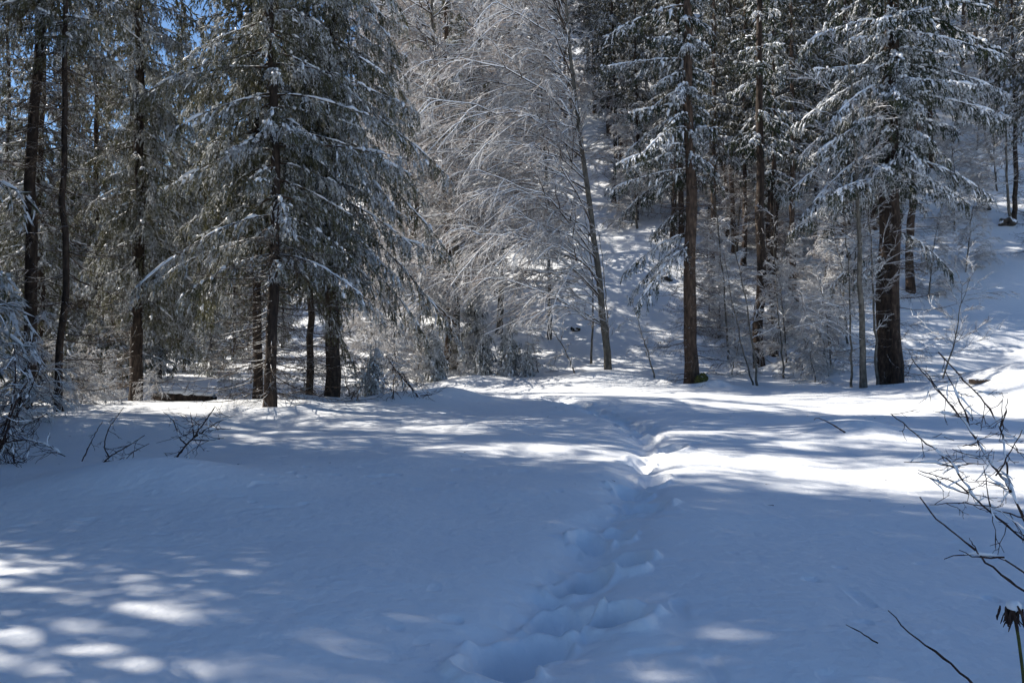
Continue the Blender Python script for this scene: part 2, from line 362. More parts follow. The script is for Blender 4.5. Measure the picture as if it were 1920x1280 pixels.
def spruce(seed, H=24, r0=.22, cb=1.5, Rmax=2.8, lod=0, snowp=.25, weep=1.0, bark=None, ndl=None, dead=(0, 0), slope=-.25, droop=.22, mask=None,
           step=.34, nb=5, power=.8, lod_top=None, dead_len=(.8, 2.0), lr=(.55, 1.12), dens=1.0):
    rng = np.random.default_rng(seed)
    bark = bark or M_bark; ndl = ndl or M_ndl
    # trunk
    K = 26; s = np.linspace(0, 1, K)**1.3
    ax = np.zeros((1, K, 3)); ax[0, :, 2] = s*H-.3*(s == 0)
    wob = np.cumsum(rng.normal(0, .035, (K, 2)), 0); ax[0, :, :2] = wob-wob[0]
    zz = s*H
    rad = r0*((1-s)**.85*.93+.07)+r0*.45*np.exp(-zz/.28)
    S = 14 if lod == 0 else 8
    rr = rad[None, :, None]*(1+rng.normal(0, .03, (1, K, S)))
    rr[0, :3] *= 1+.18*np.cos(np.arange(S)/S*2*np.pi*3+rng.random()*6)[None]*np.array([1, .7, .3])[:, None]
    gt = Geo(); add_tubes(gt, ax, rr, S, 0)
    g = Geo(); sn = Geo()
    def axpt(z): return np.array([np.interp(z, ax[0, :, 2], ax[0, :, 0]), np.interp(z, ax[0, :, 2], ax[0, :, 1]), z])
    z = cb; a0 = rng.random()*6.28; batch = {}
    while z < H-.3:
        f = (H-z)/(H-cb)
        for k in range(nb):
            if rng.random() > dens: continue
            az = a0+k*2*math.pi/nb+rng.normal(0, .25); zj = z+rng.normal(0, .1)
            L = Rmax*min(1, f**power)*rng.uniform(*lr)*(.75+.25*min(1, (z-cb)/2.0+.3))
            if mask: L *= mask(az, zj)
            if L < .22: continue
            lo = lod if (lod_top is None or zj < lod_top) else max(lod, 1)
            if lod_top is not None and zj > lod_top+4: lo = 2
            cls = min((.6, 1.1, 1.7, 2.4, 3.2), key=lambda c: abs(c-L))
            sl = slope*(.4+.6*f)+.30*(1-f)+rng.normal(0, .10); dr = droop*rng.uniform(.5, 1.5)*(.4+.6*f)
            batch.setdefault((lo, cls, rng.integers(3)), []).append((*axpt(zj), az, L/cls, sl, dr, L, rng.choice([-1, 1])))
        z += step*rng.uniform(.75, 1.25)*(1 if z < 12 else 1.25); a0 += 1.1+rng.random()
    for (lo, cls, v), items in batch.items():
        lib = bough_lib(lo, snowp, weep)[cls][v]
        A = np.array(items)
        for (V, Fl), tgt in ((lib[0], g), (lib[1], sn)):
            if len(V) == 0: continue
            for it in A:
                px, py, pz, az, sc, sl, dr, L, fl = it
                X = V*sc; x = X[:, 0]; y = X[:, 1]*fl+fl*.13*math.sin(az*7+pz*3)*x*x/L
                zz_ = X[:, 2]+sl*x-dr*x*x/L+.10*x**3/L**2
                cx, sx = math.cos(az), math.sin(az)
                W = np.stack([px+x*cx-y*sx, py+x*sx+y*cx, pz+zz_], -1)
                tgt.merge(W, Fl)
    out = [("trunk", gt.mesh("trunk", [bark])), ("crown", g.mesh("crown", [ndl, M_wood]))]
    if sn.n: out.append(("snow_load", sn.mesh("snow_load", [M_snow])))
    if dead[0]:
        n = dead[0]; zz = rng.uniform(.5, dead[1], n)
        P0 = np.array([axpt(q) for q in zz]); az = rng.uniform(0, 6.28, n); q = np.linspace(0, 1, 7)
        L = rng.uniform(*dead_len, n)
        D = np.stack([np.cos(az), np.sin(az), rng.uniform(-.25, .1, n)], -1)
        P = P0[:, None]+L[:, None, None]*q[None, :, None]*D[:, None]
        P[:, :, 2] += L[:, None]*(-.35*q+.38*q**2)[None]*rng.uniform(.4, 1.4, (n, 1))
        P += np.cumsum(rng.normal(0, .012, P.shape), 1)
        gd = Geo(); add_tubes(gd, P, .012*(1-.75*q)[None]*rng.uniform(.6, 1.4, (n, 1)), 4, 0)
        T, _, _, _ = spawn(P, 9, rng, .25, 1, (.18, .55), .8, 4, (0, 0, -.3), (0, 0, -.2), .5, .04, True)
        add_tubes(gd, T, .0045*np.ones((len(T), 4))*np.array([1, .8, .6, .3]), 3, 0)
        T2, _, _, _ = spawn(T, 4, rng, .2, 1, (.3, .6), .8, 3, (0, 0, -.3), (0, 0, -.2), .5, .04)
        add_tubes(gd, T2, .003*np.ones((len(T2), 3))*np.array([1, .7, .3]), 3, 0)
        out.append(("dead_branches", gd.mesh("dead_branches", [M_dead])))
    return out

# ------------------------------------------------------------------ broad-leaved trees and shrubs
def broadleaf(seed, path, r0, n1, L1, bias=(0, 0, 0), curve=(0, 0, -.1), ang=1.1, n2=12, n3=9, n4=5, t0=.12, twig_r=.006, bark=None, limb=None, twig=None, snow=0, sides=9, limb_r=.032, leaves=0):
    """path: list of local points of the trunk"""
    rng = np.random.default_rng(seed)
    path = np.array(path, float); K = 22; u = np.linspace(0, 1, K); m = np.linspace(0, 1, len(path))
    ax = np.stack([np.interp(u, m, path[:, i]) for i in range(3)], -1)
    ker = np.array([.25, .5, .25])
    for _ in range(3): ax[1:-1] = .25*ax[:-2]+.5*ax[1:-1]+.25*ax[2:]
    ax[1:-1] += rng.normal(0, .02, (K-2, 3))*np.array([1, 1, 0])
    ax = ax[None]
    gt = Geo(); add_tubes(gt, ax, (r0*((1-u)*.85+.15)+r0*.3*np.exp(-u*30))[None], sides, 0)
    g = Geo(); q6 = np.linspace(0, 1, 8)
    B1, _, t1, l1 = spawn(ax, n1, rng, t0, .99, L1, ang, 8, bias, curve, .45, .022, True)
    add_tubes(g, B1, limb_r*(1-.8*q6)[None]*(l1[:, None]/max(L1)), 5, 0)
    B2, _, _, l2 = spawn(B1, n2, rng, .12, 1, (.28, .58), .6, 6, (0, 0, 0), (0, 0, curve[2]*1.1), .5, .018, flat=.5)
    add_tubes(g, B2, (max(.011, limb_r*.38)*np.linspace(1, .3, 6))[None]*np.ones((len(B2), 1)), 4, 0)
    B3, _, _, _ = spawn(B2, n3, rng, .1, 1, (.3, .62), .5, 4, (0, 0, 0), (0, 0, curve[2]*.8), .5, .03, flat=.3)
    add_tubes(g, B3, (twig_r*np.linspace(1, .5, 4))[None]*np.ones((len(B3), 1)), 3, 1, False)
    if n4:
        B4, _, _, _ = spawn(B3, n4, rng, .1, 1, (.35, .65), .55, 3, (0, 0, 0), (0, 0, curve[2]*.3), .4, .03)
        add_tubes(g, B4, (twig_r*.75*np.array([1, .8, .5]))[None]*np.ones((len(B4), 1)), 3, 1, False)
    if leaves:
        ii = rng.integers(0, len(B3), leaves); p, T = at_t(B3[ii], rng.random(leaves))
        add_cones(g, p, (unit(rng.normal(size=(leaves, 3))+np.array([0, 0, -1.2])))*.05, .02, 2)
    out = [("trunk", gt.mesh("trunk", [bark or M_barkgrey])), ("crown", g.mesh("crown", [limb or M_limb, twig or M_twig, M_leaf]))]
    if snow:
        sn = Geo(); ii = rng.permutation(len(B1))[:int(len(B1)*snow)]; P = B1[ii].copy()
        rad = min(1, limb_r/.045)*rng.uniform(.012, .028, (len(P), 8))*np.array([.3, 1, 1, 1, 1, 1, .8, .3]); P[:, :, 2] += limb_r*(1-.8*q6)[None]*(l1[ii][:, None]/max(L1))*.8+rad*.3
        add_tubes(sn, P, rad, 5, 0)
        ii = rng.permutation(len(B2))[:int(len(B2)*snow)]; P = B2[ii].copy()
        rad = min(1, limb_r/.035)*rng.uniform(.006, .016, (len(P), 6)); P[:, :, 2] += .3*limb_r+rad*.4
        add_tubes(sn, P, rad, 4, 0)
        out.append(("snow_lining", sn.mesh("snow_lining", [M_snow])))
    return out

# ================================================================== the left wood
def X(px, Y): return gnd(px, Y)
rngp = np.random.default_rng(4)
def put(proto, name, label, px, Y, **k):
    return place(proto, name, label, k.pop('cat', "tree"), X(px, Y), Y, **k)

def front(k, zlo=99):
    """boughs towards the clearing are shorter, so that the trunk shows between them"""
    return lambda az, z: (1-k*max(0, -math.sin(az))**3)
mainS = spruce(11, H=22, r0=.135, cb=3.7, Rmax=3.5, lod=0, snowp=.35, weep=1.0, slope=-.12, droop=.55, lod_top=11, dead=(120, 4.2), dead_len=(.8, 2.8), power=.55, step=.40, mask=front(.75), lr=(.45, 1.15), dens=.8)
put(mainS, "spruce_tree", "conical snow-dusted spruce at the clearing's left edge, dry curved branches round its bare foot", 505, 18.4)
bigS = spruce(12, H=26, r0=.20, cb=4.2, Rmax=3.5, lod=0, snowp=.25, weep=1.25, slope=-.2, droop=.55, lod_top=12, dead=(40, 4.2), power=.5, step=.42, mask=front(.6), dens=.85)
put(bigS, "spruce_tree", "big dark spruce with long drooping boughs, right of the conical spruce, beside the bright gap", 620, 21.5)
leftS = spruce(13, H=23, r0=.14, cb=9.3, Rmax=2.4, lod=0, snowp=.35, weep=1.1, lod_top=11, dead=(110, 9.8), dead_len=(.7, 2.6), slope=-.45, step=.5, dens=.7, mask=front(.7))
put(leftS, "spruce_tree", "straight dark leftmost thick spruce trunk in the wood, dry twiggy branches below its crown", 45, 17.6)
thinS = spruce(14, H=18, r0=.08, cb=8.4, Rmax=1.8, lod=0, snowp=.2, lod_top=10, dead=(100, 8.8), dead_len=(.6, 2.0), slope=-.4, step=.5, dens=.7, mask=front(.7))
put(thinS, "spruce_tree", "slim spruce with thin dark trunk, second trunk from the left at the wood's edge", 118, 17.4)
midS = spruce(15, H=24, r0=.175, cb=2.9, Rmax=2.5, lod=0, snowp=.15, weep=1.3, lod_top=12, dead=(35, 3.6), slope=-.2, droop=.5, step=.45, power=.4, mask=lambda a, z: (1-.75*max(0, -math.sin(a))**3)*(.4 if z < 3.8 and math.cos(a) < .2 else 1.0))
put(midS, "spruce_tree", "shaded dark spruce with foliage hanging near the ground, beside the snowy fallen log", 255, 22.5)
loS = spruce(21, H=20, r0=.125, cb=4.6, Rmax=2.5, lod=1, snowp=.2, lod_top=11, dead=(20, 3), slope=-.4)
put(loS, "spruce_tree", "spruce whose trunk shows just left behind the conical spruce's bare foot", 489, 21.0, rz=1)
put(loS, "spruce_tree", "slender spruce with short trunk between the conical spruce and the big drooping one", 577, 21.6, rz=3.1, sc=.8)

bgA = spruce(31, H=24, r0=.17, cb=1.6, Rmax=3.0, lod=1, snowp=.22, weep=1.1, slope=-.45, droop=.25, lod_top=14, ndl=M_ndl, step=.42)
bgB = spruce(32, H=20, r0=.14, cb=1.0, Rmax=2.7, lod=1, snowp=.22, weep=1.2, slope=-.45, droop=.25, lod_top=14, ndl=M_ndl, step=.42)
LW = "spruces crowding the left wood"
def wood(proto, label, spots, grp, scs=(.85, 1.2), sd_=1, **k):
    rg = np.random.default_rng(sd_)
    for px, Y in spots:
        put(proto[rg.integers(len(proto))], "spruce_tree", label, px, Y, rz=rg.random()*6.28, sc=rg.uniform(*scs), group=grp, **k)
wood([bgA, bgB], "dense snow-dusted spruce in the crowded rows behind the left edge trees",
     [(-60, 29.5), (80, 27), (185, 29), (20, 33), (385, 49), (60, 50), (240, 46), (330, 52), (120, 52), (200, 58), (290, 60), (-40, 56), (400, 62), (370, 68), (470, 66), (40, 66), (550, 72), (630, 80), (-20, 70), (120, 72), (250, 75), (740, 88), (480, 84), (30, 84), (680, 100), (330, 90), (580, 96), (800, 104), (400, 108)], LW)
# spruces just left of the frame; their shadows lie across the clearing
OUT = "spruces left of the clearing"
wood([bgB, bgA], "half-grown dense spruce standing in the glade behind the left edge trees", [(300, 31), (345, 35), (395, 33), (440, 38), (250, 36), (150, 34), (110, 38), (210, 41), (470, 44), (330, 42), (60, 40), (530, 40), (20, 44), (600, 45)], "half-grown spruces in the left glade", (.38, .6), 5)
outT = spruce(33, H=25, r0=.18, cb=7.0, Rmax=3.3, lod=1, snowp=.22, weep=1.1, slope=-.2, droop=.2, lod_top=14, step=.4)
outH = spruce(34, H=31, r0=.2, cb=13.3, Rmax=3.4, lod=1, snowp=.22, weep=1.1, slope=-.2, droop=.2, lod_top=14, step=.4, power=.5)
TN = math.tan(R(90+SUN_AZ))
for i, (x, yg, sc, k) in enumerate([(-9.4, 5.7, 1, 1), (-10.4, 6.9, 1.0, 0), (-12, 5.6, 1.05, 0), (-17, 6.2, 1.05, 0), (-10.6, 8.4, .95, 0), (-14, 7.8, 1, 0), (-20, 8, 1.1, 0), (-12.6, 9.9, 1, 0), (-17, 9.4, 1.05, 0), (-24, 6.6, 1.15, 0), (-16.5, 3.9, 1.0, 2),
                                    (-8, 1.1, .9, 0), (-12, 1.3, 1, 0), (-17, 1.0, 1.1, 0), (-10, -.8, 1, 0), (-15, -1.2, 1.1, 0), (-24, 9.4, 1.1, 0), (-21, 1.4, 1.15, 0), (-29, 8.4, 1.2, 0)]):
    place([bgA, outT, outH][k] if i % 2 or k else bgB, "spruce_tree", "tall spruce at the left side of the clearing, casting shade over its snow", "tree", x, yg+TN*abs(x), rz=i*1.7, sc=sc*(1.15 if not (i % 2 or k) else 1), group=OUT)

# ================================================================== centre: frosted broad-leaved trees
Ym = 30.0
def loc_path(base, pts, Y, dY=None):
    bx, by_ = base; x0 = X(bx, Y); z0 = hz(x0, Y)
    res = []
    for i, (p, q) in enumerate(pts):
        yy = Y+(dY[i] if dY else 0)
        res.append((X(p, yy)-x0, yy-Y, EYE-(q-640)*yy/F-z0))
    return res
mpath = [(0, 0, -.2)]+loc_path((1143, 700), [(1138, 650), (1125, 550), (1108, 400), (1088, 260), (1072, 120), (1060, 0), (1050, -140), (1040, -260)], Ym)
mainB = broadleaf(41, mpath, .15, 70, (3.8, 8.8), bias=(-1.1, -.2, .45), curve=(-.15, 0, -.34), ang=1.0, n2=13, n3=7, n4=4, t0=.16, twig_r=.013, snow=1.0, limb_r=.055)
put(mainB, "beech_tree", "frosted leaning beech with long snow-lined limbs sweeping left, mossy grey trunk in mid-clearing edge", 1143, Ym, sink=0)
bb1 = broadleaf(42, [(0, 0, -.3), (.2, 0, 4), (-.3, .2, 8), (-.8, 0, 12), (-1, 0, 16)], .14, 75, (2.2, 5.0), bias=(-.4, -.2, .2), curve=(-.05, 0, -.2), n2=11, n3=6, n4=4, t0=.08, twig_r=.018, snow=1.0, limb_r=.055, leaves=1500)
bb2 = broadleaf(43, [(0, 0, -.3), (-.3, 0, 3), (-.5, .2, 6), (-1.5, 0, 10)], .09, 60, (1.6, 3.8), bias=(-.3, 0, .2), curve=(0, 0, -.3), n2=10, n3=6, n4=4, t0=.06, twig_r=.015, snow=1.0, limb_r=.04, leaves=1500)
rg = np.random.default_rng(9)
for i, (x, yg, sc) in enumerate([(-13.6, 11.0, .9), (-17.0, 12.9, 1.0), (-20, 11.4, 1.0)]):
    place([bb1, bb2][i % 2], "beech_tree", "frosted beech at the left side of the clearing, throwing streaky shade", "tree", x, yg+TN*abs(x), rz=i*2., sc=sc, group="beeches left of the clearing")
for i, (px, Y, sc) in enumerate([(850, 33, 1.2), (790, 37, 1.3), (935, 38, 1.15), (1020, 47, 1.2), (900, 42, 1.2), (820, 46, 1.2), (780, 42, 1.1), (1010, 54, 1.4), (920, 56, 1.5), (830, 58, 1.5), (1080, 62, 1.5), (990, 70, 1.7), (880, 72, 1.8), (1130, 72, 1.4), (760, 54, 1.1)]):
    put([bb1, bb2][i % 3 == 1], "beech_tree", "white frosted beech in the bright thicket on the slope behind the leaning beech", px, Y, rz=rg.uniform(-.7, .7), sc=sc, group="frosted beeches on the slope")
for i, (px, Y, sc) in enumerate([(740, 30, .55), (790, 33, .6), (700, 34, .6), (1195, 48, .8), (1260, 50, .8), (1225, 54, .9), (1160, 53, .9), (1810, 40, .5), (1740, 38, .45), (1830, 54, .7), (1780, 50, .6), (1330, 38, .5), (1380, 34, .45), (1450, 35, .5), (1540, 36, .6), (1590, 34, .55), (1475, 30.5, .4), (1560, 30, .4), (1440, 44, .8), (1340, 46, .7), (1380, 44, .8), (1480, 40, .7), (1540, 44, .8), (1600, 38, .6), (1350, 36, .55), (1440, 52, .9), (1560, 56, 1.), (1650, 48, .8), (1720, 54, .9), (1500, 66, 1.1), (1800, 60, .9), (1870, 48, .6), (1790, 44, .5), (1380, 70, 1.2), (1620, 76, 1.2), (1760, 84, 1.2), (1900, 66, 1.)]):
    put(bb2, "young_beech", "small frosted young beech among the trunks on the lower snowy slope", px, Y, rz=rg.uniform(-3, 3), sc=sc, group="small frosted beeches at the slope's foot")

# ================================================================== right: spruces at the clearing's edge
redS = spruce(50, H=24, r0=.22, cb=10.5, Rmax=2.2, lod=1, snowp=.25, bark=M_barkred, dead=(40, 8.5), dead_len=(.5, 1.8), slope=-.3, step=.5)
put(redS, "spruce_tree", "spruce with sunlit red-brown bare trunk behind the frosted saplings, left of the leaning beech", 840, 35.0, rz=.5)
def mk(az, z):
    c = math.cos(az)
    if z < 7.4: return 1.1 if (c < -.35 and (int(z*3.1) % 3 != 2)) else 0
    return .40+.70*max(0, -c)
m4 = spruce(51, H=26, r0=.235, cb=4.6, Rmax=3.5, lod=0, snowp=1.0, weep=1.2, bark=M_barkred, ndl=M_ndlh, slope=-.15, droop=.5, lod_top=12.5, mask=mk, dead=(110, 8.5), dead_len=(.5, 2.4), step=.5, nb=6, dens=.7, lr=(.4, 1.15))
put(m4, "spruce_tree", "spruce with thick bare brown trunk and snow-laden boughs reaching left, mossy stump at its foot", 1297, 27.5)
def mk3(az, z):
    c = math.cos(az); s_ = math.sin(az)
    if z < 6.8: return .9 if (c > .55 or c < -.85) and int(z*2.3) % 2 == 0 else 0
    return 1-.55*max(0, -s_)**2
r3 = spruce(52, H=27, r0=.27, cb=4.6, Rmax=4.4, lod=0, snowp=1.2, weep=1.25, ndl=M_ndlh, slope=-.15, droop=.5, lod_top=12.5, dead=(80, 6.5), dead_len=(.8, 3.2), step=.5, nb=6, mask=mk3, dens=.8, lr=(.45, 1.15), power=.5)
put(r3, "spruce_tree", "large dark spruce laden with blue-shaded snow, thickest trunk on the right", 1660, 26.5)
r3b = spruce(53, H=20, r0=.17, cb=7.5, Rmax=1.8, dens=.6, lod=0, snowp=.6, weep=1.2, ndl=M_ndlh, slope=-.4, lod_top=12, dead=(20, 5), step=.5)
put(r3b, "spruce_tree", "slimmer spruce with its trunk touching the right side of the thickest right-hand trunk", 1684, 25.9, rz=2)
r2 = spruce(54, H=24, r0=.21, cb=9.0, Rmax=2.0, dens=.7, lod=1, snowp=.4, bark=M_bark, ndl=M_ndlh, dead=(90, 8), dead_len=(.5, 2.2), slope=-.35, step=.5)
put(r2, "spruce_tree", "spruce with reddish bare trunk between the brown-trunked spruce and the dark laden one", 1425, 31.5, rz=.9)
put(r2, "spruce_tree", "thin reddish spruce trunk close behind the right side of the reddish bare one", 1450, 33.0, rz=4, sc=.75)
put(redS, "spruce_tree", "reddish trunked spruce standing on the slope just right of the thickest dark trunk", 1708, 39.0, rz=2.1, sc=.95)
hillT = [spruce(60, H=25, r0=.17, cb=8.0, Rmax=2.3, lod=1, snowp=.2, bark=M_barkred, ndl=M_ndld, dead=(80, 9), dead_len=(.5, 1.9), slope=-.3, step=.55, lod_top=13),
         spruce(61, H=22, r0=.13, cb=6.5, Rmax=2.1, lod=1, snowp=.2, bark=M_bark, ndl=M_ndld, dead=(70, 8), dead_len=(.5, 1.7), slope=-.3, step=.55, lod_top=13)]
put(hillT[0], "spruce_tree", "tall red-barked spruce high on the slope, its trunk catching sun beside a darker twin", 1388, 56, rz=1)
put(hillT[1], "spruce_tree", "tall spruce with dark trunk touching a red-barked neighbour high on the slope", 1408, 50, rz=2)
put(hillT[0], "spruce_tree", "red-barked spruce on the upper right slope, left of the rooty double trunks", 1866, 55, rz=4, sc=1.1)
put(hillT[1], "spruce_tree", "spruce with dark bare trunk rising from a hollow in the snow at the right edge", 1903, 44.5, rz=3, sc=1.0)
put(hillT[0], "spruce_tree", "dark spruce behind the hollow at the right edge, trunk cut by the picture's side", 1932, 40, rz=5, sc=.8)
SL = "spruces standing over the slope"
for i, (px, Y, sc) in enumerate([(1335, 40, .9), (1362, 46, 1.0), (1395, 43, .85), (1455, 41, 1.0), (1490, 38, .9), (1530, 43, 1.0), (1575, 39, .9), (1600, 47, 1.1), (1235, 58, 1.1), (1210, 64, 1.1), (1165, 58, 1.), (1185, 72, 1.1), (1255, 66, 1.), (1140, 66, 1.), (1225, 80, 1.1), (1195, 50, .9), (1262, 46, .9), (1275, 52, 1.0), (1745, 52, 1.0), (1728, 58, 1.)]):
    place(hillT[i % 2], "spruce_tree", "tall bare-trunked spruce in the forest covering the snowy slope", "tree", X(px, Y), Y, rz=i*1.9, sc=sc, group=SL)
rg = np.random.default_rng(77); spots = []
cand = 0
while len(spots) < 150 and cand < 4000:
    cand += 1
    Y = rg.uniform(39, 125); px = rg.uniform(1130, 2050) if rg.random() < .72 else rg.uniform(700, 1130)
    if px < 1130 and Y < 60: continue
    if 1740 < px < 2000 and Y < 62 : continue
    if 1180 < px < 1270 and Y < 50: continue
    x = X(px, Y)
    if all((x-a)**2+(Y-b)**2 > 2.6**2 for a, b in spots): spots.append((x, Y))
for i, (x, Y) in enumerate(spots):
    place(hillT[i % 2], "spruce_tree", "tall bare-trunked spruce in the forest covering the snowy slope", "tree", x, Y, rz=rg.random()*6.28, sc=rg.uniform(.8, 1.25), group=SL)
# spruces beyond the left wood on the far rise, closing the gaps
for i, (px, Y) in enumerate([(-80, 80), (60, 95), (260, 85), (420, 110), (560, 100), (180, 120), (700, 115), (-10, 130), (330, 140)]):
    put([bgA, bgB][i % 2], "spruce_tree", "far dense spruce glimpsed in the gaps of the left wood", px, Y, rz=i*2.1, sc=1.1, group="far spruces behind the left wood")

# small frosted spruces
ySp = spruce(71, H=2.6, r0=.03, cb=.15, Rmax=.75, lod=0, snowp=.9, weep=1.4, ndl=M_ndly, slope=-.6, droop=.5, step=.16, nb=6, power=.7)
ySp2 = spruce(72, H=4.2, r0=.045, cb=.2, Rmax=1.0, lod=0, snowp=.9, weep=1.4, ndl=M_ndly, slope=-.7, droop=.5, step=.18, nb=6, power=.7)
put(ySp, "young_spruce", "young snow-wrapped spruce in front of the sunlit red-brown trunk", 815, 30.0, rz=1, cat="tree", sink=.02)
put(ySp, "young_spruce", "drooping young frosted spruce right of the sunlit red-brown trunk", 905, 31, rz=3, sc=.8, cat="tree", sink=.02)
put(ySp2, "young_spruce", "taller young frosted spruce leaning over, behind the small ones by the sunlit red-brown trunk", 890, 34, rz=2, cat="tree", sink=.02)
put(ySp, "young_spruce", "squat young spruce bent into a snowy dome, left of the leaning beech", 955, 30.6, rz=5, sc=1.0, cat="tree", sink=.02)
put(ySp, "young_spruce", "low rounded young spruce touching the snowy dome-shaped one on its right", 988, 30.0, rz=4, sc=.6, cat="tree", sink=.02)
put(ySp, "young_spruce", "young spruce with snowy foliage just beyond the right foot of the big drooping spruce", 700, 21.8, rz=4, sc=.75, cat="tree", sink=.02)

# ================================================================== thin broad-leaved saplings, right
def sapling(seed, pts, Y, r0, n1, L1, label, bias=(-.4, 0, .3), curve=(0, 0, -.1), name="sapling", n2=8, n3=5, n4=3, snow=.7, dY=None, t0=.2):
    bpx, bpy_ = pts[0]
    x0 = X(bpx, Y); z0 = hz(x0, Y)
    path = [(0, 0, -.15)]+loc_path(pts[0], pts[1:], Y, dY)
    pr = broadleaf(seed, path, r0, n1, L1, bias=bias, curve=curve, n2=n2, n3=n3, n4=n4, t0=t0, twig_r=.004, snow=snow, limb_r=.016, sides=6, bark=M_barkgrey)
    r = root(name, label, "tree", (x0, Y, z0)); [obj(n, me, r) for n, me in pr]
    return r
sapling(81, [(1619, 727), (1615, 600), (1610, 400), (1600, 220), (1590, 60)], 25.6, .11, 26, (1.5, 3.9), "grey smooth-barked young beech with long snow-lined limbs, just left of the thickest dark trunk", bias=(-.8, -.3, .1), t0=.15)
sapling(82, [(1645, 727), (1640, 600), (1632, 450), (1625, 250)], 25.9, .05, 12, (.8, 2), "thin grey stem squeezed between the smooth grey beech and the thickest trunk")
sapling(83, [(1597, 727), (1595, 620), (1590, 480), (1575, 330)], 26, .04, 14, (.8, 2.4), "thin dark sapling left of the smooth grey beech, bowing slightly left")
sapling(84, [(1421, 716), (1405, 600), (1385, 500), (1368, 420)], 27.6, .04, 14, (.6, 1.8), "leaning dark sapling rising left from right of the brown-trunked spruce", bias=(0, 0, .2))
sapling(85, [(1413, 716), (1390, 640), (1372, 560), (1355, 470)], 27.9, .03, 10, (.5, 1.4), "thinner leaning sapling crossing left of its dark neighbour near the reddish trunk", bias=(0, 0, .2))
sapling(86, [(1471, 705), (1462, 620), (1455, 540), (1450, 380)], 29, .035, 12, (.6, 1.6), "straight thin sapling right of the reddish bare trunk")
sapling(87, [(1228, 714), (1216, 660), (1200, 620), (1185, 560)], 28, .03, 10, (.5, 1.4), "little crooked sapling between the leaning beech and the brown-trunked spruce", bias=(-.3, 0, .3))
sapling(88, [(1146, 712), (1140, 620), (1132, 500), (1118, 420)], 29.2, .03, 12, (.8, 2), "thin sapling rising along the right side of the leaning beech's trunk", bias=(-.6, 0, .3))
sapling(89, [(1080, 708), (1066, 670), (1040, 620), (1000, 590)], 29, .03, 12, (.6, 1.6), "frosted sapling bowing left in front of the leaning beech", bias=(-.5, 0, 0), curve=(-.1, 0, -.3))
sapling(90, [(1365, 640), (1358, 540), (1345, 420), (1330, 300)], 33, .045, 16, (.8, 2), "slender sapling on the slope right behind the brown trunk")
sapling(91, [(1108, 660), (1112, 600), (1110, 500), (1095, 380)], 33, .05, 12, (.8, 2), "thin dark stem on the slope left of the leaning beech's trunk")
sapling(92, [(1868, 350), (1850, 280), (1840, 200), (1835, 60)], 52, .10, 16, (1, 3), "thin forked sapling with rooty foot on the upper right slope", bias=(0, 0, .3))
sapling(93, [(1895, 455), (1888, 350), (1885, 200), (1880, 40)], 44, .09, 20, (1, 3), "thin bare tree beside the dark trunk in the right-hand hollow", bias=(-.3, 0, .2))
sapling(94, [(1030, 570), (1030, 400), (1018, 250), (1010, 60)], 37, .10, 30, (1.2, 3.5), "slim dark-stemmed frosted beech on the slope left of the leaning beech", bias=(-.5, 0, .2))
sapling(95, [(1555, 690), (1545, 640), (1520, 600), (1500, 570)], 29, .025, 14, (.5, 1.5), "low twiggy sapling spreading over the sunlit snow left of the laden dark spruce", bias=(-.3, 0, 0), curve=(0, 0, -.2))
sapling(96, [(1765, 715), (1790, 640), (1800, 570), (1830, 500)], 27.5, .03, 18, (.9, 2.6), "wide spreading twiggy sapling right of the thickest dark trunk", bias=(.6, 0, 0), curve=(0, 0, -.05))

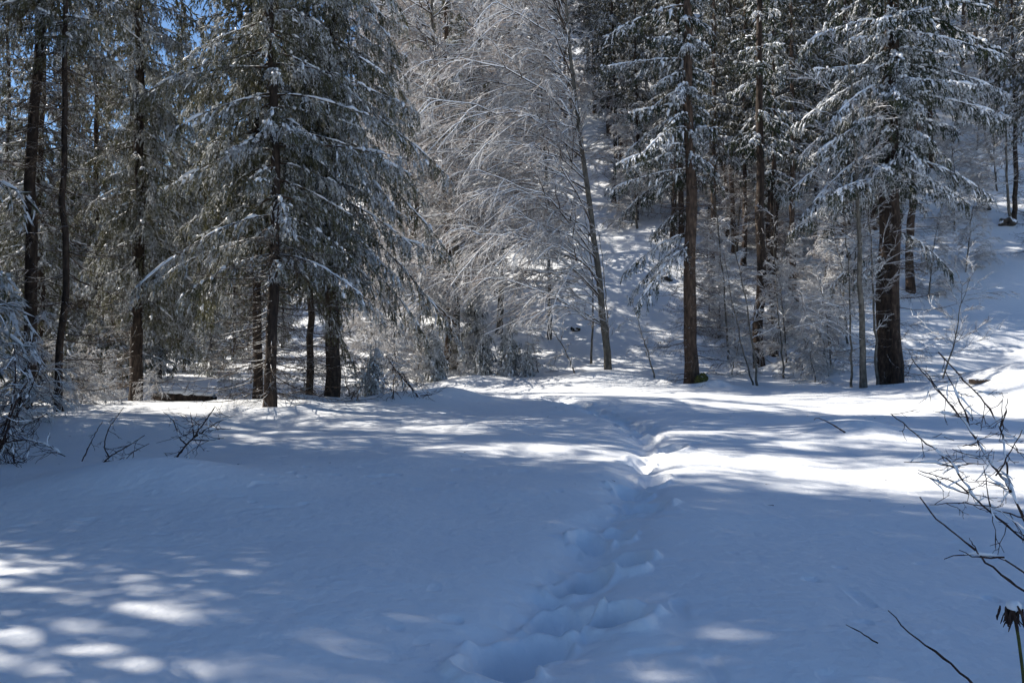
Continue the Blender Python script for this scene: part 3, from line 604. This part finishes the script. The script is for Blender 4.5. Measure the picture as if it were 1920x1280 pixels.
# ================================================================== near shrubs and twigs, traced stem by stem
def smooth_path(pts, n):
    pts = np.array(pts, float); m = np.concatenate([[0], np.cumsum(np.linalg.norm(np.diff(pts, axis=0), axis=1))]); m /= m[-1]
    u = np.linspace(0, 1, n); P = np.stack([np.interp(u, m, pts[:, i]) for i in range(3)], -1)
    for _ in range(2): P[1:-1] = .25*P[:-2]+.5*P[1:-1]+.25*P[2:]
    return P
def shrub(seed, name, label, stems, Yf, r0, tips=3, snow=.6, snow_r=1.0, cat="shrub", extra=None, tw=(.06, .16), budr=1.0):
    """stems: list of (radius factor, [(px, py, dY), ...]) from tip to root; Yf distance of the shrub"""
    rng = np.random.default_rng(seed); g = Geo(); sn = Geo()
    bx = stems[0][1][-1]; x0 = X(bx[0], Yf+bx[2]); y0 = Yf+bx[2]; z0 = hz(x0, y0)
    for rf, pts in stems:
        W = [(X(p, Yf+d)-x0, Yf+d-y0, EYE-(q-640)*(Yf+d)/F-z0) for p, q, d in pts]
        ln = np.linalg.norm(np.diff(np.array(W), axis=0), axis=1).sum(); n = max(8, int(ln/.035))
        P = smooth_path(W, n)[None]; P = P.copy(); P[0, 1:] += rng.normal(0, .0025, (n-1, 3))
        u = np.linspace(0, 1, n); rad = r0*rf*(.38+.62*u)
        rad = rad*(1+.35*(rng.random(n) < .16)*budr)
        add_tubes(g, P, rad[None], 7, 0)
        if tips:
            T, _, _, tl = spawn(P, max(2, int(tips*ln/.35)), rng, .0, .85, tw, .75, 5, (0, 0, .1), (0, 0, .1), 0, .05, True)
            add_tubes(g, T, (r0*.36*np.linspace(1, .6, 5))[None]*np.ones((len(T), 1)), 5, 0)
            T2, _, _, _ = spawn(T, 2, rng, .3, .95, (.25, .5), .7, 4, (0, 0, 0), (0, 0, 0), 0, .05)
            add_tubes(g, T2, (r0*.28*np.linspace(1, .7, 4))[None]*np.ones((len(T2), 1)), 4, 0)
        else: T = np.zeros((0, 5, 3))
        # lumps of snow resting along the stem
        if snow:
            i = 2
            while i < n-4:
                k = int(rng.integers(3, 7))
                if rng.random() < snow and i+k < n:
                    Q = P[:, i:i+k].copy(); uu = np.linspace(0, 1, k)
                    rr = snow_r*r0*rng.uniform(.8, 1.6)*np.sin(np.pi*np.clip(uu*.94+.03, 0, 1))**.5*rng.uniform(.75, 1.2, k)
                    Q[0, :, 2] += rr*.65+rad[i:i+k]*.4
                    add_tubes(sn, Q, rr[None], 8, 0)
                i += k
            m = rng.random(len(T)) < snow*.5
            if m.any():
                Q = T[m].copy(); rr = snow_r*r0*rng.uniform(.4, .8, (len(Q), 5))*np.array([.5, 1, 1, .8, .3]); Q[:, :, 2] += rr*.7
                add_tubes(sn, Q, rr, 6, 0)
    r = root(name, label, cat, (x0, y0, z0)); obj("stems", g.mesh("stems", [M_shrub]), r)
    if sn.n: obj("snow_lumps", sn.mesh("snow_lumps", [M_snow]), r)
    return r
def cr5(pts, d0, d1):      # crop pixels of the lower right region -> photograph pixels with a depth run
    n = len(pts); return [(1500+p*.4844, 660+q*.4844, d0+(d1-d0)*i/(n-1)) for i, (p, q) in enumerate(pts)]
shrub(101, "bare_shrub", "bare snow-clotted shrub reaching in from the right edge above the clearing", [
    (1.3, cr5([(535, 0), (600, 75), (665, 140), (710, 185), (765, 265), (790, 350), (800, 470), (825, 560), (867, 640), (960, 820), (1100, 1430)], .5, 0)),
    (1.1, cr5([(430, 20), (490, 100), (560, 180), (640, 270), (690, 350), (740, 440), (800, 500), (812, 540)], .8, .12)),
    (.8, cr5([(485, 75), (545, 160), (590, 215)], .7, .65)), (.8, cr5([(560, 70), (600, 150), (640, 230), (655, 290)], .5, .5)),
    (1.2, cr5([(350, 237), (430, 300), (500, 360), (560, 410), (610, 450), (640, 520), (700, 590), (760, 640), (867, 720), (960, 850), (1080, 1400)], .6, 0)),
    (.8, cr5([(402, 425), (480, 425), (560, 435), (610, 450)], .5, .4)), (.7, cr5([(720, 430), (660, 432), (612, 440)], .3, .4)),
    (.8, cr5([(455, 455), (530, 480), (600, 500), (650, 540)], .5, .3)), (.7, cr5([(455, 467), (540, 505), (590, 535), (655, 545)], .4, .3)),
    (.7, cr5([(590, 375), (650, 400), (715, 415)], .3, .25)), (.6, cr5([(515, 228), (570, 240), (612, 252)], .6, .5)), (.6, cr5([(612, 360), (650, 358), (685, 360)], .4, .35)),
    (.7, cr5([(860, 300), (800, 410), (760, 480)], .1, .2)), (.6, cr5([(803, 180), (795, 250), (775, 290)], .2, .2)), (.5, cr5([(780, 155), (785, 240), (778, 280)], .2, .2)),
    (.7, cr5([(500, 590), (600, 580), (690, 590), (850, 635), (867, 650)], .4, .1)), (.6, cr5([(660, 490), (740, 500), (800, 530)], .3, .15)), (.6, cr5([(710, 440), (730, 560), (740, 620)], .2, .2))],
    3.5, .0055, tips=5, snow=.6, snow_r=1.15)
shrub(102, "bare_shrub", "dark knobbly branch slanting down to the right edge below the snow-clotted shrub", [
    (1.2, cr5([(463, 560), (520, 640), (600, 700), (680, 770), (740, 830), (810, 885), (867, 920), (960, 1000), (1080, 1450)], .3, 0)),
    (.8, cr5([(557, 800), (620, 780), (700, 775), (780, 790), (867, 840), (930, 960)], .2, 0)), (.7, cr5([(615, 765), (680, 795), (750, 797), (790, 795)], .15, .05)), (.5, cr5([(655, 718), (675, 750), (690, 780)], .1, .1))],
    3.3, .0062, tips=0, snow=.25)
shrub(103, "bare_twig", "dark lone twig rising left from the bottom right corner", [(1., cr5([(340, 998), (410, 1070), (480, 1130), (550, 1175), (600, 1220), (670, 1280), (700, 1330)], .25, 0))], 3.4, .0062, tips=0, snow=.0, cat="twig")
shrub(104, "bare_twig", "tiny twig poking out of the smooth shaded snow at lower right", [(1., cr5([(177, 1053), (230, 1080), (268, 1105), (300, 1128)], .03, 0))], 4.2, .0045, tips=0, snow=0, cat="twig")
shrub(105, "bare_twig", "pale hooked twig poking out beside the rounded snow mound on the right", [(1., [(1526, 787, .1), (1530, 782, .1), (1550, 789, .05), (1578, 806, 0), (1590, 815, 0)])], 13.0, .012, tips=0, snow=.0, cat="twig")
def cr3(pts, d0, d1):
    n = len(pts); return [(p*.4376, 400+q*.4376, d0+(d1-d0)*i/(n-1)) for i, (p, q) in enumerate(pts)]
shrub(106, "bare_shrub", "small bare shrub with snow on its forked crown, left foreground drift", [
    (1.3, cr3([(920, 830), (880, 890), (850, 930), (830, 960), (800, 990), (742, 1065), (735, 1080)], -.2, 0)), (.8, cr3([(1010, 860), (920, 900), (835, 958)], .3, 0)), (.8, cr3([(990, 920), (900, 925), (830, 955)], .1, 0)),
    (.8, cr3([(960, 960), (890, 972), (820, 970)], -.2, 0)), (.9, cr3([(700, 850), (740, 880), (760, 930), (770, 965), (800, 990)], .2, 0)), (.7, cr3([(815, 850), (825, 900), (830, 960)], 0, 0)), (.5, cr3([(805, 1000), (806, 1050), (805, 1095)], 0, 0))],
    10.6, .011, tips=4, snow=.45, tw=(.15, .35))
shrub(107, "bare_shrub", "low dark forked shrub bent along the snow, left of the small snow-crowned shrub", [
    (1.2, cr3([(620, 950), (540, 1000), (470, 1040), (430, 1085), (420, 1100)], -.2, 0)), (1., cr3([(640, 985), (570, 1020), (520, 1070), (495, 1125), (490, 1140)], 0, 0)), (1., cr3([(530, 830), (460, 930), (445, 1000), (465, 1040)], .2, 0)), (.8, cr3([(570, 1020), (500, 1062), (450, 1060)], 0, 0))],
    10.2, .009, tips=3, snow=.3, tw=(.12, .3))
shrub(108, "bare_twig", "single slanting twig standing in the snow left of the forked shrub", [(1., cr3([(440, 890), (410, 940), (380, 1000), (345, 1075), (340, 1090)], 0, 0))], 10.3, .009, tips=1, snow=0, cat="twig")
shrub(109, "bare_shrub", "tangled bare shrub at the left edge, its twigs trailing over the drift", [
    (1.5, cr3([(120, 720), (90, 760), (60, 830), (20, 960), (-30, 1080)], 0, 0)), (1.2, cr3([(60, 560), (70, 700), (50, 830), (10, 950), (-40, 1080)], .4, 0)),
    (1., cr3([(280, 1040), (200, 990), (120, 965), (0, 985), (-40, 1080)], -.3, 0)), (1., cr3([(220, 1145), (130, 1165), (60, 1120), (-40, 1080)], -.5, 0)), (.9, cr3([(130, 990), (115, 1060), (-30, 1080)], .1, 0)),
    (1., cr3([(200, 860), (120, 900), (40, 950), (-40, 1080)], .3, 0)), (.8, cr3([(40, 900), (60, 1040), (75, 1170)], 0, -.1)), (1, cr3([(180, 640), (120, 780), (30, 930), (-40, 1080)], .3, 0))],
    10.2, .011, tips=6, snow=.35, tw=(.15, .5))
def cr4(pts, d0, d1):
    n = len(pts); return [(400+p*.3593, 400+q*.3593, d0+(d1-d0)*i/(n-1)) for i, (p, q) in enumerate(pts)]
shrub(110, "bare_shrub", "bare shrub on the drift in front of the bright gap, beside the big snow mound", [
    (1.2, cr4([(900, 740), (940, 800), (990, 860), (1030, 910), (1065, 950), (1075, 975)], .2, 0)), (1., cr4([(935, 760), (940, 860), (940, 950), (922, 1018), (920, 1040)], -.2, -.3)), (1., cr4([(985, 820), (1010, 880), (1050, 925)], .3, .1)),
    (.9, cr4([(1110, 930), (1150, 945), (1080, 950)], 0, 0)), (.8, cr4([(860, 860), (920, 900), (940, 950)], 0, -.2)), (.8, cr4([(770, 900), (750, 970), (730, 1020)], -.2, -.2)), (.8, cr4([(745, 890), (725, 960), (720, 990)], .2, .2))],
    20.0, .016, tips=6, snow=.4, tw=(.2, .5))
fb = broadleaf(120, [(0, 0, -.1), (.1, 0, .5), (.25, .1, 1.1), (.3, 0, 1.8)], .03, 34, (.5, 1.5), bias=(0, 0, .1), curve=(0, 0, -.4), n2=8, n3=6, n4=4, t0=.03, twig_r=.005, snow=.5, limb_r=.012)
SB = "twiggy frosted bushes under the left wood"
put(fb, "frosted_bush", "snow-clotted twiggy bush at the left edge in front of the thick dark trunk", 20, 14.5, rz=1, sc=1.05, cat="bush")
put(fb, "frosted_bush", "tall frosted bush cut by the left edge, arching over the drift", -35, 12.0, rz=2.4, sc=1.15, cat="bush")
for i, (px, Y, sc) in enumerate([(95, 18.5, .8), (150, 19, .7), (200, 20, .7), (300, 22, .6), (430, 23, .7), (560, 24, .8), (540, 22.6, .5), (660, 23, .8), (690, 24, .8), (180, 24, 1), (470, 30, 1.2), (620, 32, 1.2), (760, 27, 1.)]):
    put(fb, "frosted_bush", "low twiggy bush dusted with snow on the ground among the left wood's trunks", px, Y, rz=i*1.3, sc=sc, group=SB, cat="bush")
for i, (px, Y, sc) in enumerate([(1500, 29, 1.), (1530, 27.8, .8), (1560, 31, 1.3), (1370, 30, 1.), (1460, 34, 1.2), (1010, 31, .8), (860, 32, 1.), (780, 30, 1.)]):
    put(fb, "frosted_bush", "low twiggy frosted bush along the foot of the snowy slope", px, Y, rz=i*1.9, sc=sc, group="twiggy bushes at the slope's foot", cat="bush")

# seed head at the right edge, lower corner
def seed_head():
    Y = 3.25; x0 = X(1925, Y); z0 = hz(x0, Y); rng = np.random.default_rng(3)
    def w(p, q, d=0): return (X(p, Y+d)-x0, d, EYE-(q-640)*(Y+d)/F-z0)
    r = root("dried_seed_head", "dried drooping seed head on a greenish stem under a cap of snow, right edge", "dried plant", (x0, Y, z0))
    g = Geo(); P = smooth_path([w(1900, 1140), w(1904, 1165), w(1909, 1190), w(1914, 1230), w(1919, 1270), w(1925, 1420)], 26)[None]
    add_tubes(g, P, np.full((1, 26), .0062), 8, 0); obj("stem", g.mesh("stem", [M_moss]), r)
    g = Geo(); c = np.array(w(1900, 1140)); n = 34
    st = c+rng.normal(0, 1, (n, 3))*np.array([.018, .018, .012]); q = np.linspace(0, 1, 5)
    D = np.stack([rng.normal(0, .25, n), rng.normal(0, .25, n), -np.ones(n)], -1)*rng.uniform(.02, .09, (n, 1))
    PP = st[:, None]+q[None, :, None]*D[:, None]+np.cumsum(rng.normal(0, .0025, (n, 5, 3)), 1)
    add_tubes(g, PP, rng.uniform(.0025, .006, (n, 1))*np.array([[.6, 1, .8, 1.1, .4]]), 5, 0); obj("seeds", g.mesh("seeds", [M_shrub]), r)
    g = Geo(); S = 16; a = np.arange(S)/S*2*np.pi; ph = np.linspace(-.5, 1.5, 12)
    V = []
    for p in ph:
        rr = .028*math.cos(p)*(1+.10*np.sin(3*a+1)+.06*rng.normal(size=S)); V.append(np.stack([c[0]+.002+rr*np.cos(a), c[1]+rr*np.sin(a), c[2]+.010+.024*math.sin(p)+0*a], -1))
    V = np.array(V); idx = np.arange(12*S).reshape(12, S)
    Q = np.stack([idx[:-1], np.roll(idx[:-1], -1, 1), np.roll(idx[1:], -1, 1), idx[1:]], -1).reshape(-1, 4); g.add(V, Q, 0, True)
    obj("snow_cap", g.mesh("snow_cap", [M_snow]), r)
seed_head()

# ================================================================== fallen log, board, stump, rocks
def lump(seed, size, mat, name, rough=.3, cell=1.0):
    rng = np.random.default_rng(seed); nlat, nlon = 22, 30
    th = np.linspace(0, math.pi, nlat); ph = np.arange(nlon)/nlon*2*math.pi
    T, Pp = np.meshgrid(th, ph, indexing='ij'); d = np.stack([np.sin(T)*np.cos(Pp), np.sin(T)*np.sin(Pp), np.cos(T)], -1)
    k = rng.normal(size=(10, 3))*3*cell; o_ = rng.random(10)*6.28
    f = 1+rough*sum(np.sin(d@k[i]+o_[i]) for i in range(10))/4
    V = d*f[..., None]*np.array(size); idx = np.arange(nlat*nlon).reshape(nlat, nlon)
    Q = np.stack([idx[:-1], np.roll(idx[:-1], -1, 1), np.roll(idx[1:], -1, 1), idx[1:]], -1).reshape(-1, 4)
    g = Geo(); g.add(V.reshape(-1, 3), Q[:, ::-1], 0, True); return g.mesh(name, [mat])
x, y = X(350, 22.0), 22.0
r = root("fallen_log", "dark fallen log under a blanket of snow beneath the shaded spruce", "log", (x, y, hz(x, y)))
K = 16; P = np.zeros((1, K, 3)); P[0, :, 0] = np.linspace(-.95, .85, K); P[0, :, 1] = np.linspace(.15, -.2, K); P[0, :, 2] = .10+.03*np.sin(np.linspace(0, 4, K))
g = Geo(); rg = np.random.default_rng(1); add_tubes(g, P, .15*(1+rg.normal(0, .06, (1, K, 12)))*np.linspace(1.1, .8, K)[None, :, None], 12, 0); obj("log", g.mesh("log", [M_bark]), r)
g = Geo(); P2 = P.copy(); P2[:, :, 2] += .12; rr = .10*np.sin(np.pi*np.linspace(.04, .96, K))**.35*(1+rg.normal(0, .12, K)); add_tubes(g, P2, rr[None], 10, 0); obj("snow_blanket", g.mesh("snow_blanket", [M_snow]), r)
st = lump(5, (.22, .2, .22), M_moss, "stump"); x, y = X(1313, 27.0), 27.0
o = obj("mossy_stump", st); o.location = (x, y, hz(x, y)+.12); o["label"] = "small moss-covered stump at the foot of the brown-trunked spruce"; o["category"] = "stump"
# board end sticking from the drift at right
def board():
    Y = 22.2; x = X(1822, Y); z = hz(x, Y)+.12
    r = root("wooden_board", "dark wooden board end sticking out of the snowdrift at the right", "board", (x, Y, z-.09), .05)
    g = Geo(); n = 9; V = []
    prof = np.array([(-.14, 0), (.14, 0), (.14, .10), (.125, .115), (-.125, .115), (-.14, .10)])
    for i, xx in enumerate(np.linspace(0, .6, n)):
        for yy, zz in prof: V.append((xx, yy+.004*math.sin(i*2.1), zz+.003*math.cos(i*1.7)))
    m = len(prof); idx = np.arange(n*m).reshape(n, m)
    Q = np.stack([idx[:-1], np.roll(idx[:-1], -1, 1), np.roll(idx[1:], -1, 1), idx[1:]], -1).reshape(-1, 4); g.add(V, Q, 0)
    g.F.append((np.array([list(range(m))[::-1]]), 0, False)); obj("plank", g.mesh("plank", [M_dead]), r)
board()
ROCK = [lump(s_, (.5, .4, .32), M_rock, "rock", .35) for s_ in (7, 8)]
for i, (px, Y, sc, lb) in enumerate([(1842, 46, .9, "dark rock under a snow lip on the upper right slope"), (1500, 33.5, .5, "small dark rock behind the low saplings left of the laden dark spruce"), (1345, 36, .6, "dark rock on the slope right behind the brown-trunked spruce"),
                                     (1888, 44, 1.1, "dark rocky hollow at the foot of the right-edge trunks"), (1080, 38, .5, "small dark rock on the slope behind the leaning beech"), (1250, 42, .7, "dark rock high on the snow between the leaning beech and brown-trunked spruce")]):
    o = obj("rock", ROCK[i % 2]); x, y = X(px, Y), Y; o.location = (x, y, hz(x, y)+.02); o.scale = (sc, sc, sc); o.rotation_euler = (0, 0, i*1.3); o["label"] = lb; o["category"] = "rock"
rg = np.random.default_rng(88); n = 420
lx = rg.uniform(-13, 16, n); ly = 30-22*rg.random(n)**1.6; lz = hgt(lx, ly)
g = Geo(); a = rg.uniform(0, 6.28, n); ll = rg.uniform(.02, .09, n)
add_cones(g, np.stack([lx, ly, lz+.006], -1), np.stack([np.cos(a)*ll, np.sin(a)*ll, rg.uniform(-.05, .25, n)*ll], -1), rg.uniform(.002, .005, n))
o = obj("twig_litter", g.mesh("twig_litter", [M_dead])); o["kind"] = "stuff"; o["label"] = "tiny bits of fallen twig and bark lying on the snow"; o["category"] = "litter"
print("tris", sum(len(m.polygons) for m in bpy.data.meshes), "objects", len(bpy.data.objects))
